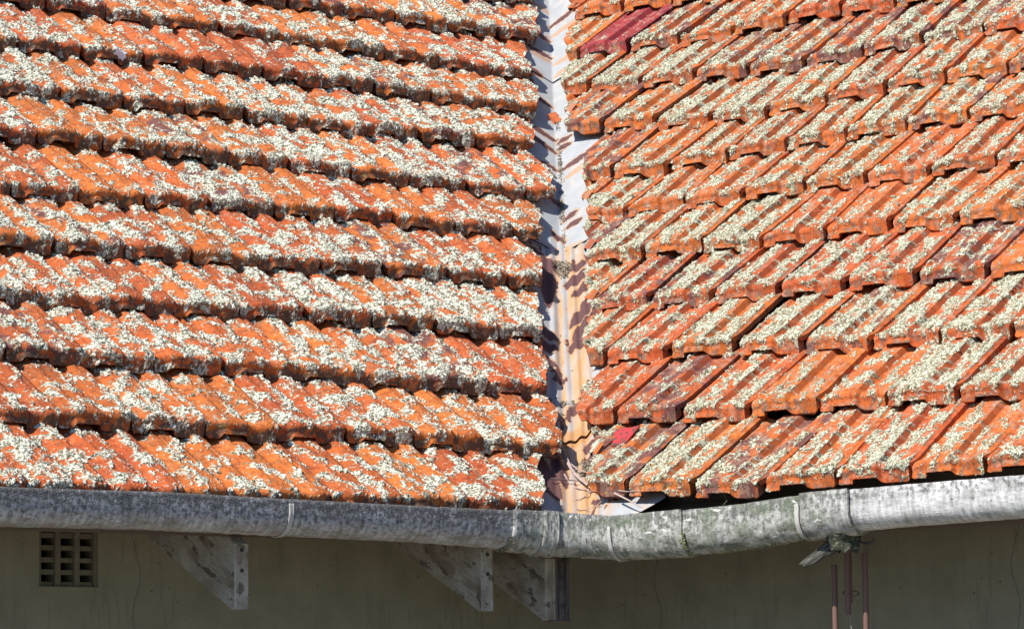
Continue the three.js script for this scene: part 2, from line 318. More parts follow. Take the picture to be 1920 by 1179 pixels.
// ---------------------------------------------------------------- ground, walls, roof boards
{
  const g = paint(512, 512, (x, y) => { const n = fbm(x / 60, y / 60, 5), f = noise(x / 2.3, y / 2.3); return mix3([0.17, 0.15, 0.12], [0.27, 0.25, 0.21], clamp(0.5 + n + f * 0.2)); });
  g.map.repeat.set(150, 150);
  const m = new THREE.Mesh(new THREE.PlaneGeometry(600, 600).rotateX(-Math.PI / 2), new THREE.MeshStandardMaterial({ map: g.map, roughness: 0.95 }));
  m.name = 'ground'; m.position.y = -2.75; m.receiveShadow = true; m.userData = { kind: 'structure' }; scene.add(m);
}
const SET = 0.6;                              // wall face behind the eave line
const plaster = (() => {
  const t = paint(1024, 1024, (x, y) => {
    const n = fbm(x / 90, y / 90, 5), f = noise(x / 2.1, y / 2.1) * 0.5 + noise(x / 5, y / 5) * 0.5, st = fbm(x / 14 + 50, y / 150, 4);
    let q = mix3([0.205, 0.178, 0.118], [0.27, 0.238, 0.165], clamp(0.5 + n * 0.8 + f * 0.12)), h = 0.5 + f * 0.25 + n * 0.2;
    q = mix3(q, [0.15, 0.13, 0.085], ss(0.20, 0.42, st) * 0.35);
    const d = cells(x / 44, y / 44); if (cells.id < 40 && d < 0.03 + cells.id / 1200) q = mix3(q, [0.07, 0.055, 0.04], 0.8);
    const d2 = Math.abs(x - 512 - 26 * noise(3, y / 120) - 3 * noise(8, y / 14)); if (d2 < 1.2) { q = mix3(q, [0.09, 0.08, 0.065], 0.7); h -= 0.2; }
    return [...q, h];
  }, true);
  for (const k of [t.map, t.bumpMap]) { k.repeat.set(0.8, 0.8); k.offset.set(0.62, 0); }
  return new THREE.MeshStandardMaterial({ map: t.map, bumpMap: t.bumpMap, bumpScale: 0.0025, roughness: 0.95 });
})();
function wallGeo(S, uA, uB, yA, yB, hole) {
  const s = new THREE.Shape([[uA, yA], [uB, yA], [uB, yB], [uA, yB]].map((q) => new THREE.Vector2(...q)));
  if (hole) s.holes.push(new THREE.Path([[hole[0], hole[2]], [hole[0], hole[3]], [hole[1], hole[3]], [hole[1], hole[2]]].map((q) => new THREE.Vector2(...q))));
  const g = new THREE.ExtrudeGeometry(s, { depth: 0.2, bevelEnabled: false }), p = g.attributes.position, uv = [];
  for (let i = 0; i < p.count; i++) { const u = p.getX(i), y = p.getY(i), z = p.getZ(i); uv.push(u + z, y); const q = atEave(S, u, y, -SET - z); p.setXYZ(i, q.x, q.y, q.z); }
  g.setAttribute('uv', new THREE.Float32BufferAttribute(uv, 2)); g.computeVertexNormals(); return g;
}
const ventMat = plaster.clone(); ventMat.color.setRGB(0.68, 0.66, 0.62);
const inner = -SET * sa / ca;                 // where the two wall faces meet
const HOLE = [1.222, 1.414, -0.188, 0.018];
const yWall = (SET) * tp - 0.125;
single('plaster_wall', wallGeo(SIDE.L, inner, 3.4, -2.75, yWall, HOLE), plaster, 'drab plaster wall with the pierced air vent, under the rafter ends', 'wall');
single('plaster_wall', wallGeo(SIDE.R, inner, 3.0, -2.75, yWall), plaster, 'drab plaster wall with a thin vertical crack behind the wind chime', 'wall');

const boardMat = new THREE.MeshStandardMaterial({ color: new THREE.Color().setRGB(0.10, 0.075, 0.055), roughness: 0.9 });
function deckGeo(S, uMax) {
  const s = new THREE.Shape([[valleyU(0.02) + 0.02, 0.02], [uMax, 0.02], [uMax, 4.25], [valleyU(4.25) + 0.02, 4.25]].map((q) => new THREE.Vector2(...q)));
  const g = new THREE.ExtrudeGeometry(s, { depth: 0.02, bevelEnabled: false }), p = g.attributes.position;
  for (let i = 0; i < p.count; i++) { const q = onSlope(S, p.getX(i), p.getY(i), -0.105 + p.getZ(i)); p.setXYZ(i, q.x, q.y, q.z); }
  g.computeVertexNormals(); return g;
}
const slopeL = thing('tiled_roof', 'clay tile roof slope with whitish lichen, over the three timber rafter ends', 'roof');
const slopeR = thing('tiled_roof', 'clay tile roof slope with cream lichen and one red tile, over the wind chime', 'roof');
part('roof_board', deckGeo(SIDE.L, 2.7), boardMat, slopeL);
part('roof_board', deckGeo(SIDE.R, 2.4), boardMat, slopeR);
function eaveBatten(S, uA, uB, v, parent) {
  const g = new THREE.BoxGeometry(uB - uA, 0.045, 0.05), b = new THREE.Matrix4().makeBasis(S.x, S.up, S.n); b.setPosition(onSlope(S, (uA + uB) / 2, v, -0.058)); g.applyMatrix4(b);
  part('eave_batten', g, boardMat, parent);
}
eaveBatten(SIDE.L, 0.2, 2.7, 0.1, slopeL); eaveBatten(SIDE.R, 0.2, 2.4, 0.2, slopeR);

for (const t of tiles.R) { if (t.row === 9 && t.k === -8) { t.red = true; } }
for (const t of tiles.L) { if (t.row === 8 && t.k === 0) t.dropping = true; }
buildSlope('L', slopeL);
buildSlope('R', slopeR);

// ---------------------------------------------------------------- valley flashing
const VDROP = 0.034, WING = tp * sa;
const valleyAt = (q, v, dz) => V3(q, v * sp + WING * Math.abs(q) - VDROP + dz, -v * cp / ca);
const STREAKS = [[-0.066, 3.565, -0.006, 3.527], [-0.052, 3.292, -0.003, 3.262], [-0.083, 3.129, -0.001, 3.114], [-0.091, 3.102, -0.004, 3.075], [-0.098, 2.946, -0.043, 2.926], [-0.115, 2.759, -0.007, 2.704], [-0.097, 2.48, 0.002, 2.436], [-0.083, 2.392, 0.002, 2.335], [0.094, 3.457, 0.002, 3.398], [0.094, 3.35, 0.003, 3.305], [0.089, 3.07, 0.008, 3.046], [0.078, 2.975, 0.011, 2.943], [0.051, 2.419, 0.011, 2.41], [0.049, 2.362, 0.01, 2.363], [-0.048, 2.219, 0, 2.202], [-0.022, 1.974, 0.005, 1.941], [-0.022, 1.727, 0.013, 1.661], [0.133, 2.227, 0.016, 2.19], [0.126, 2.157, 0.031, 2.118], [0.057, 1.842, 0.016, 1.813], [0.069, 1.772, 0.024, 1.757], [-0.091, 1.55, -0.008, 1.46], [-0.069, 1.517, -0.033, 1.32], [-0.048, 1.475, -0.048, 1.228], [0.069, 1.478, 0.032, 1.461], [0.076, 1.416, 0.016, 1.362], [0.119, 1.345, 0.037, 1.288], [-0.104, 1.058, -0.031, 1.011], [-0.112, 0.94, -0.035, 0.958], [-0.107, 0.873, -0.037, 0.847], [0.078, 1.194, 0.026, 1.099], [0.093, 1.121, 0.032, 1.014], [0.066, 1.002, 0.019, 0.95], [0.049, 0.614, 0.003, 0.576], [-0.089, 0.291, -0.04, 0.127], [-0.046, 0.32, -0.022, 0.208], [-0.111, 0.214, -0.06, 0.136], [0.08, 0.394, 0.047, 0.376], [0.073, 0.342, 0.054, 0.272]]
;
const FAINT = new Set([0, 3, 9, 10, 11, 18]);
const QW = 0.26, VMAX = 4.3, VMIN = -0.1;
const flashTex = (() => {
  const w = 512, h = 2048;
  return paint(w, h, (ix, iy) => {
    const q = (ix + 0.5) / w * 2 * QW - QW, v = VMIN + (iy + 0.5) / h * (VMAX - VMIN);
    const n = fbm(q / 0.05, v / 0.09, 4), f = noise(q / 0.003, v / 0.004);
    let c = mix3([0.32, 0.335, 0.35], [0.40, 0.41, 0.415], clamp(0.5 + n * 0.9 + f * 0.1)), hh = 0.5 + f * 0.06;
    const stain = ss(0.12, 0.4, fbm(q / 0.035 + 12, v / 0.09 - Math.abs(q) * 9, 4)); c = mix3(c, [0.55, 0.44, 0.34], stain * 0.35);
    // rust along the middle of the lower sheets, in the long folds
    if (v < 1.63) {
      const fold = [-0.031, -0.017, -0.005, 0.016, 0.03, 0.052, 0.077];
      let k = 0; while (k < 7 && q > fold[k]) k++;
      const amt = [0.12, 0.25, 0.85, 0.18, 0.85, 0.7, 0.55, 0.05][k], wv = fbm(q / 0.03 + 60, v / 0.16 + 3, 4);
      c = mix3(c, [0.50, 0.27, 0.11], clamp(amt + wv * 1.1 * (amt > 0.2 ? 1 : 0.5)) * 0.92);
      if (v < 0.46) c = mix3(c, [0.48, 0.26, 0.11], ss(0.1, -0.02, Math.abs(q) - 0.05) * clamp(0.55 + wv * 1.2) * 0.8);
    }
    let dark = 0, orange = 0;
    for (let i = 0; i < STREAKS.length; i++) {
      const s = STREAKS[i], dv0 = v - s[1]; if (dv0 > 0.12 || dv0 < -0.4) continue;
      const ax = s[2] - s[0], ay = (s[3] - s[1]) * 1.0, qx = q - s[0], qy = v - s[1] + 0.006 * noise(q / 0.02 + i, v / 0.02), L2 = ax * ax + ay * ay;
      const t = (qx * ax + qy * ay) / L2, tt = clamp(t), dx = qx - ax * tt, dy = qy - ay * tt, wide = (s[1] < 1.64 ? 0.021 : 0.0125) * (0.35 + 1.3 * Math.sin(Math.PI * clamp(0.15 + 0.75 * tt))) / 1.3;
      const d = Math.hypot(dx, dy * 0.75) + 0.003 * noise(q / 0.008 + i * 3, v / 0.008), fa = FAINT.has(i);
      if (!fa) dark = Math.max(dark, ss(wide, wide - 0.003, d));
      orange = Math.max(orange, ss(wide + (fa ? 0.006 : 0.011), wide - 0.004, d) * (fa ? 0.75 : 0.9));
    }
    // blotches on the lowest two sheets
    if (v < 1.6) { const b = fbm(q / 0.045 + 90, v / 0.12 + 7, 4) + 0.12 * ss(-0.02, -0.06, q) - 0.06; if (b > 0.2) { orange = Math.max(orange, ss(0.2, 0.26, b)); dark = Math.max(dark, ss(0.26, 0.29, b)); } }
    // rusted edge of the third sheet
    const lip = v - (0.425 + 0.25 * q + 2.2 * q * q); if (lip > -0.02 && lip < 0.10) { const b = lip - 0.035 - 0.03 * noise(q / 0.03, 2); orange = Math.max(orange, ss(0.03, 0, b)); }
    c = mix3(c, [0.46, 0.22, 0.075], orange * 0.85); c = mix3(c, [0.105 + 0.03 * f, 0.046, 0.044], dark); hh -= dark * 0.12;
    return [...c, hh];
  }, true);
})();
const flashMat = new THREE.MeshStandardMaterial({ map: flashTex.map, bumpMap: flashTex.bumpMap, bumpScale: 0.0015, roughness: 0.7, metalness: 0.0 });
function sheet(vA, vB, lift, folded, dip) {
  const pos = [], uv = [], idx = [], NQ = 104, NV = Math.ceil((vB - vA) / 0.02);
  for (let j = 0; j <= NV; j++) for (let i = 0; i <= NQ; i++) {
    const q = -QW + 2 * QW * i / NQ, e = dip ? (0.25 * q + 2.2 * q * q) : (vB > 3.5 ? 0.9 : 0.25) * Math.abs(q) * 0.3;
    const v = lerp(vA + e, vB, j / NV); let dz = lift * (1 - 0.75 * j / NV) + 0.0012 * fbm(q / 0.07 + vA * 9, v / 0.15, 2);
    if (folded) { const aq = Math.abs(q - 0.022); dz += 0.5 * WING * Math.max(0, 0.05 - Math.abs(q)) + 0.0042 * Math.cos(q / 0.0165 * Math.PI) * ss(0.09, 0.06, aq); }
    else dz += 0.10 * WING * Math.max(0, 0.006 - Math.abs(q)) + 0.0025 * fbm(q / 0.11 + 5, v / 0.22, 2);
    const p = valleyAt(q, v, dz); pos.push(p.x, p.y, p.z); uv.push((q + QW) / (2 * QW), (v - VMIN) / (VMAX - VMIN));
  }
  for (let j = 0; j < NV; j++) for (let i = 0; i < NQ; i++) { const a = j * (NQ + 1) + i, b = a + 1, c = a + NQ + 1, d = c + 1; idx.push(a, b, d, a, d, c); }
  const g = new THREE.BufferGeometry(); g.setAttribute('position', new THREE.Float32BufferAttribute(pos, 3)); g.setAttribute('uv', new THREE.Float32BufferAttribute(uv, 2)); g.setIndex(idx); g.computeVertexNormals(); return g;
}
const valley = thing('valley_flashing', 'pale metal valley flashing with rust streaks between the two roof slopes', 'flashing');
part('flashing_sheet', sheet(2.908, 4.25, 0.011, false), flashMat, valley);
part('flashing_sheet', sheet(1.602, 2.97, 0.010, false), flashMat, valley);
part('flashing_sheet', sheet(0.425, 1.67, 0.012, true, true), flashMat, valley);
part('flashing_sheet', sheet(-0.09, 0.54, 0.002, true), flashMat, valley);

// ---------------------------------------------------------------- gutter
const GL = 2.6;
const RIM = [[-2.6, 0.032], [-1.836, 0.030], [-1.465, 0.032], [-1.162, 0.027], [-0.773, 0.021], [-0.248, 0.015], [-0.012, 0.007], [0.187, -0.002], [0.476, 0.006], [0.656, 0.014], [0.833, 0.029], [1.006, 0.036], [1.175, 0.041], [1.533, 0.048], [2.4, 0.055]];
const DEP = [[-2.6, 0.096], [-0.6, 0.096], [-0.4, 0.102], [-0.1, 0.112], [0.2, 0.116], [0.5, 0.122], [0.7, 0.120], [0.9, 0.112], [1.1, 0.108], [2.4, 0.108]];
const table = (T, x) => { let i = 0; while (i < T.length - 2 && x > T[i + 1][0]) i++; return lerp(T[i][1], T[i + 1][1], clamp((x - T[i][0]) / (T[i + 1][0] - T[i][0]))); };
const CENTRE = 0.012;
function gutterFrame(g) {                     // g < 0 along the run with the rafters, g > 0 along the other
  const S = g < 0 ? SIDE.L : SIDE.R, B = 0.3, out = SIDE.L.out.clone().lerp(SIDE.R.out, ss(-B, B, g)).normalize();
  let P = atEave(S, Math.abs(g), 0, CENTRE);
  if (Math.abs(g) < B) { const t = (g + B) / (2 * B), a = atEave(SIDE.L, B, 0, CENTRE), c = atEave(SIDE.R, B, 0, CENTRE), m = V3(0, 0, CENTRE / ca); P = a.multiplyScalar((1 - t) * (1 - t)).addScaledVector(m, 2 * t * (1 - t)).addScaledVector(c, t * t); }
  return { P, out, rim: table(RIM, g), dep: table(DEP, g) };
}
const gutterTex = (() => {
  const w = 2048, h = 192, len = 5.0;
  return paint(w, h, (ix, iy) => {
    const g = (ix + 0.5) / w * len - GL, a = (iy + 0.5) / h;        // a: 0 outer rim .. 0.5 bottom .. 1 inner rim
    const x = g, y = a * 0.28, n = fbm(x / 0.16, y / 0.05, 5), f = noise(x / 0.004, y / 0.004), st = fbm(x / 0.012 + 5, y / 0.06, 3);
    const rw = ss(0.9, 1.05, g), elb = ss(-0.34, -0.2, g) * (1 - rw);
    let base = mix3(mix3([0.44, 0.42, 0.42], [0.25, 0.23, 0.215], clamp(0.35 + n)), mix3([0.40, 0.39, 0.355], [0.24, 0.24, 0.21], clamp(0.35 + n)), elb);
    base = mix3(base, mix3([0.55, 0.53, 0.51], [0.33, 0.315, 0.30], clamp(0.3 + n * 1.5 + 0.5 * fbm(x / 0.05 + 400, y / 0.01, 3))), rw);
    base = base.map((c) => c * (1 + st * 0.7 + f * 0.10 + 0.35 * fbm(x / 0.018 + 77, y / 0.007, 3)));
    let hh = 0.5 + f * 0.12 + n * 0.1;
    // black algae crust below the rim, in flecks and runs
    const gr = 0.8 * fbm(x / 0.016 + 33, y / 0.014, 4) + 0.45 * fbm(x / 0.006, y / 0.02 + 9, 3), lim = lerp(0.16, 0.06, rw) + 0.10 * fbm(x / 0.05 + 70, 1, 3);
    const fg = noise(x / 0.0085, y / 0.0085) * 0.5 + noise(x / 0.0038 + 9, y / 0.0038) * 0.5, cr = clamp(ss(-0.32, 0.34, gr + 0.35 * fg + (lim - a) * 2.0 - 0.14 * rw - 0.1 * elb) + (fg > 0.42 ? 0.25 : 0)) * (a < 0.5 ? 1 : 0.3); base = mix3(base, f > 0.25 ? [0.13, 0.12, 0.105] : [0.04, 0.039, 0.035], cr * 0.8); hh += cr * 0.2 * (f + 0.4);
    const br = ss(0.0, 0.25, fbm(x / 0.06 + 3, y / 0.02 + 40, 4)) * ss(0.22, 0.32, a); base = mix3(base, [0.22, 0.18, 0.13], br * 0.55 * (1 - 0.6 * rw));
    const bk = ss(0.02, 0.2, fbm(x / 0.05 + 310, y / 0.03, 5) + f * 0.05 - 0.02) * ss(0.12, 0.3, a); base = mix3(base, [0.05, 0.048, 0.035], bk * (0.6 + 0.5 * fg) * elb);
    const gn = (0.75 + 0.5 * fg) * ss(0.0, 0.34, fbm(x / 0.07 + 140, y / 0.04, 4) - Math.abs(g - 0.62) * 0.2 + 0.06); base = mix3(base, [0.10, 0.125, 0.07], gn * 0.75 * elb);
    const fl = fbm(x / 0.04 + 200, y / 0.02, 4); if (fl > 0.40 && g > -0.3) { base = mix3(base, [0.60, 0.58, 0.54], ss(0.40, 0.43, fl)); hh += 0.1; }
    return [...base, hh];
  }, true);
})();
const gutterMat = new THREE.MeshStandardMaterial({ map: gutterTex.map, bumpMap: gutterTex.bumpMap, bumpScale: 0.003, roughness: 0.8 });
function gutterGeo(gA, gB, extra = 0, from = 0, to = 1, thick = 0.007, rimDrop = 0) {
  const NG = Math.max(3, Math.ceil((gB - gA) / 0.012)), NA = 26, pos = [], uv = [], idx = [];
  const prof = (a, R, dep) => { const Lv = dep - R, tot = 2 * Lv + Math.PI * R, d = a * tot; if (d < Lv) return [R, -d]; if (d < Lv + Math.PI * R) { const th = (d - Lv) / R; return [R * Math.cos(th), -Lv - R * Math.sin(th)]; } return [-R, -(tot - d)]; };
  for (let j = 0; j <= NG; j++) {
    const g = lerp(gA, gB, j / NG), F = gutterFrame(g);
    for (const inn of [0, 1]) for (let i = 0; i <= NA; i++) {
      const a = lerp(from, to, i / NA), R = 0.058 + extra - inn * thick, [o, y] = prof(a, R, F.dep + extra - inn * thick), wob = inn ? 0 : (0.0014 + 0.0026 * ss(-0.4, -0.2, g) * (1 - ss(0.95, 1.1, g))) * fbm(g / 0.05 + 3, a * 6, 3) * 1.4;
      const p = F.P.clone().addScaledVector(F.out, o + (o > 0 ? wob : -wob)).add(V3(0, F.rim + y + extra * 0.3 - rimDrop + 0.0012 * noise(g / 0.03, 5) - wob * 0.5, 0));
      pos.push(p.x, p.y, p.z); uv.push((g + GL) / 5, a);
    }
  }
  const K = 2 * (NA + 1), at = (j, inn, i) => j * K + inn * (NA + 1) + i, quad = (a, b, c, d) => idx.push(a, b, c, a, c, d);
  for (let j = 0; j < NG; j++) for (let i = 0; i < NA; i++) { quad(at(j, 0, i), at(j, 0, i + 1), at(j + 1, 0, i + 1), at(j + 1, 0, i)); quad(at(j, 1, i), at(j + 1, 1, i), at(j + 1, 1, i + 1), at(j, 1, i + 1)); }
  for (let j = 0; j < NG; j++) for (const i of [0, NA]) quad(at(j, 0, i), at(j + 1, 0, i), at(j + 1, 1, i), at(j, 1, i));
  for (let i = 0; i < NA; i++) for (const j of [0, NG]) quad(at(j, 0, i), at(j, 1, i), at(j, 1, i + 1), at(j, 0, i + 1));
  let g = new THREE.BufferGeometry(); g.setAttribute('position', new THREE.Float32BufferAttribute(pos, 3)); g.setAttribute('uv', new THREE.Float32BufferAttribute(uv, 2)); g.setIndex(idx); g.computeVertexNormals(); return g;
}
const gutter = thing('eaves_gutter', 'weathered half-round cement gutter turning the corner below both roof slopes', 'gutter');
part('gutter_section', gutterGeo(-2.6, -0.245), gutterMat, gutter);
part('corner_section', gutterGeo(-0.285, 0.44, 0.009), gutterMat, gutter).userData.label = 'mottled corner elbow of the gutter';
part('gutter_section', gutterGeo(0.41, 0.86, 0.001), gutterMat, gutter).userData.label = 'greenish stained gutter length';
part('gutter_collar', gutterGeo(0.84, 0.995, 0.012), gutterMat, gutter);
part('gutter_section', gutterGeo(0.985, 2.4, 0.0), gutterMat, gutter).userData.label = 'whitish gutter length beside the wind chime';
part('gutter_collar', gutterGeo(-0.165, -0.095, 0.016), gutterMat, gutter);
const strapMat = new THREE.MeshStandardMaterial({ color: new THREE.Color().setRGB(0.44, 0.42, 0.385), roughness: 0.6 });
for (const [g, ex, fr] of [[-1.05, 0.003, 0.05], [0.177, 0.012, 0.10], [0.826, 0.006, 0.08]]) part('gutter_strap', gutterGeo(g - 0.007, g + 0.007, ex + 0.002, fr, 0.75, 0.003), strapMat, gutter);

// ---------------------------------------------------------------- rafter ends
const paintTex = (() => paint(512, 512, (x, y) => {
  const n = fbm(x / 70, y / 70, 5), g = fbm(x / 200, y / 5, 4), f = noise(x / 2, y / 2);
  let q = mix3([0.40, 0.355, 0.29], [0.25, 0.205, 0.155], clamp(0.4 + n + g * 0.5)), h = 0.7 + f * 0.05;
  const fl = fbm(x / 60 + 30, y / 40, 5) + 0.12 * g; if (fl > 0.25) { const wd = mix3([0.20, 0.155, 0.115], [0.10, 0.075, 0.055], clamp(0.5 + g * 2)); q = mix3(q, wd, ss(0.25, 0.262, fl)); h -= 0.4 * ss(0.25, 0.262, fl); }
  const cr = Math.abs(fbm(x / 120 + 9, y / 22, 3)); if (cr < 0.012) { q = mix3(q, [0.09, 0.075, 0.06], 0.8); h -= 0.25; }
  const br = ss(0.02, 0.3, fbm(x / 110 + 66, y / 50, 5)); q = mix3(q, [0.17, 0.12, 0.08], br * 0.6);
  return [...q, h];
}, true))();
const paintMat = new THREE.MeshStandardMaterial({ map: paintTex.map, bumpMap: paintTex.bumpMap, bumpScale: 0.002, roughness: 0.75 });
const woodTex = paint(256, 512, (x, y) => { const g = fbm(x / 4, y / 160, 4), n = fbm(x / 40, y / 60, 4); return [...mix3([0.115, 0.085, 0.07], [0.045, 0.032, 0.026], clamp(0.5 + g * 1.3 + n * 0.6)), 0.5 + g]; }, true);
const woodMat = new THREE.MeshStandardMaterial({ map: woodTex.map, bumpMap: woodTex.bumpMap, bumpScale: 0.002, roughness: 0.85 });
const ironMat = new THREE.MeshStandardMaterial({ color: new THREE.Color().setRGB(0.045, 0.035, 0.03), roughness: 0.7, metalness: 0.3 });
function rafterGeo(u0, u1, yB, oEnd, len) {
  const depth = 0.17, c = 0.003;
  const s = new THREE.Shape([[0, yB], [0.012, yB - 0.001], [len, yB + len * 0.505], [len, yB + len * 0.72 + depth], [0, yB + depth]].map((p) => new THREE.Vector2(...p)));
  const g = new THREE.ExtrudeGeometry(s, { depth: u1 - u0 - 2 * c, bevelEnabled: true, bevelSize: c, bevelThickness: c, bevelSegments: 1 }), p = g.attributes.position, nn = g.attributes.normal, uv = [];
  for (let i = 0; i < p.count; i++) { const d = p.getX(i), y = p.getY(i), z = p.getZ(i); if (nn.getX(i) < -0.6) uv.push(y / 0.5 + u0 * 2, z / 0.5 + 0.37 + u0); else uv.push(d / 0.5 + u0 * 3, (y - d * 0.5 + z) / 0.5 + u0); const w = atEave(SIDE.L, u0 + c + z, y, oEnd - d); p.setXYZ(i, w.x, w.y, w.z); }
  g.setAttribute('uv', new THREE.Float32BufferAttribute(uv, 2)); g.computeVertexNormals(); return g;
}
function nail(p, out, r) { const g = new THREE.CylinderGeometry(r, r * 1.2, 0.004, 10).rotateX(Math.PI / 2); g.applyQuaternion(new THREE.Quaternion().setFromUnitVectors(V3(0, 0, 1), out)); g.translate(p.x, p.y, p.z); return g; }
for (const [u0, u1, yB, label] of [[1.10, 1.146, -0.261, 'white painted rafter end with a small paint loss, beside the air vent'], [0.256, 0.300, -0.257, 'white painted rafter end with dark peeled spots near the gutter corner'], [0.016, 0.064, -0.281, 'flaking rafter end fixed beside the dark grooved beam']]) {
  const t = thing('rafter_end', label, 'rafter', 'rafter ends under the gutter');
  part('beam', rafterGeo(u0, u1, yB, -0.055, 0.62), paintMat, t);
  if (u0 > 0.2) for (const y of [0.10, 0.155]) part('nail', nail(atEave(SIDE.L, (u0 + u1) / 2, yB + y, -0.051), SIDE.L.out, 0.005), ironMat, t);
}
{
  const t = thing('valley_beam', 'dark bare timber beam end with vertical grooves and bolts under the gutter corner', 'beam');
  const slope = tp * ca, x0 = -0.078, x1 = -0.014, zE = -0.022, yB = -0.288, len = 0.55;
  // end face with upright grooves
  const cols = [[0, 0], [0.012, 0], [0.015, -0.004], [0.019, 0], [0.029, 0], [0.032, -0.004], [0.036, 0], [0.047, 0], [0.050, -0.004], [0.054, 0], [0.064, 0]];
  const s = new THREE.Shape([...cols.map(([x, d]) => new THREE.Vector2(x0 + x, -(zE + d))), new THREE.Vector2(x1, -zE + len), new THREE.Vector2(x0, -zE + len)]);
  const g = new THREE.ExtrudeGeometry(s, { depth: 0.21, bevelEnabled: false }), p = g.attributes.position, uv = [];
  for (let i = 0; i < p.count; i++) { const x = p.getX(i), back = p.getY(i), up = p.getZ(i); uv.push((x + back) * 4, (up + back) * 3); p.setXYZ(i, x, yB + up + (back + zE) * slope, -back); }
  g.setAttribute('uv', new THREE.Float32BufferAttribute(uv, 2)); g.computeVertexNormals();
  part('beam', g, woodMat, t);
  for (const [x, y] of [[-0.034, -0.245], [-0.033, -0.165], [-0.03, -0.115]]) part('bolt', nail(V3(x, y, zE + 0.001), V3(0, 0, 1), 0.006), ironMat, t);
}

// ---------------------------------------------------------------- air vent
{
  const t = thing('air_vent', 'pierced plaster air vent grille with small square holes in the wall', 'vent');
  const [uA, uB, yA, yB] = HOLE, cols = [[1.233, 1.279], [1.295, 1.341], [1.358, 1.404]];
  const box = (u0, u1, y0, y1, o0, o1) => { const g = new THREE.BoxGeometry(u1 - u0, y1 - y0, o1 - o0), p = g.attributes.position, uv = []; for (let i = 0; i < p.count; i++) { const u = (u0 + u1) / 2 + p.getX(i), y = (y0 + y1) / 2 + p.getY(i), o = (o0 + o1) / 2 + p.getZ(i); uv.push(u + o, y + o); const w = atEave(SIDE.L, u, y, o); p.setXYZ(i, w.x, w.y, w.z); } g.setAttribute('uv', new THREE.Float32BufferAttribute(uv, 2)); g.computeVertexNormals(); return g; };
  for (const [a, b] of [[uA, 1.233], [1.279, 1.295], [1.341, 1.358], [1.404, uB]]) part('upright_bar', box(a, b, yA, yB, -SET - 0.06, -SET - 0.006), ventMat, t);
  for (const [a, b] of cols) for (let i = 0; i < 7; i++) { const y = -0.188 + i * 0.0335; part('cross_bar', box(a, b, y, Math.min(yB, y + 0.0125 + rr(0, 0.002)), -SET - 0.055, -SET - 0.012 - rr(0, 0.006)), ventMat, t); }
  const bk = -SET - 0.75, fr = -SET - 0.202, ua = uA - 0.25, ub = uB + 0.25, ya = yA - 0.25, yb = yB + 0.08;
  part('wall_cavity', mergeGeometries([box(ua, ub, ya, yb, bk - 0.03, bk), box(ua - 0.03, ua, ya, yb, bk, fr), box(ub, ub + 0.03, ya, yb, bk, fr), box(ua, ub, ya - 0.03, ya, bk, fr), box(ua, ub, yb, yb + 0.03, bk, fr)]), plaster, t);
  const c = new THREE.CatmullRomCurve3([[1.295, 0.02], [1.296, -0.025], [1.301, -0.045], [1.312, -0.052]].map(([u, y]) => atEave(SIDE.L, u, y, -SET + 0.02)));
  single('wire_hook', new THREE.TubeGeometry(c, 20, 0.002, 6), new THREE.MeshStandardMaterial({ color: new THREE.Color().setRGB(0.30, 0.28, 0.22), roughness: 0.7 }), 'thin pale wire hook hanging over the air vent', 'wire');
}

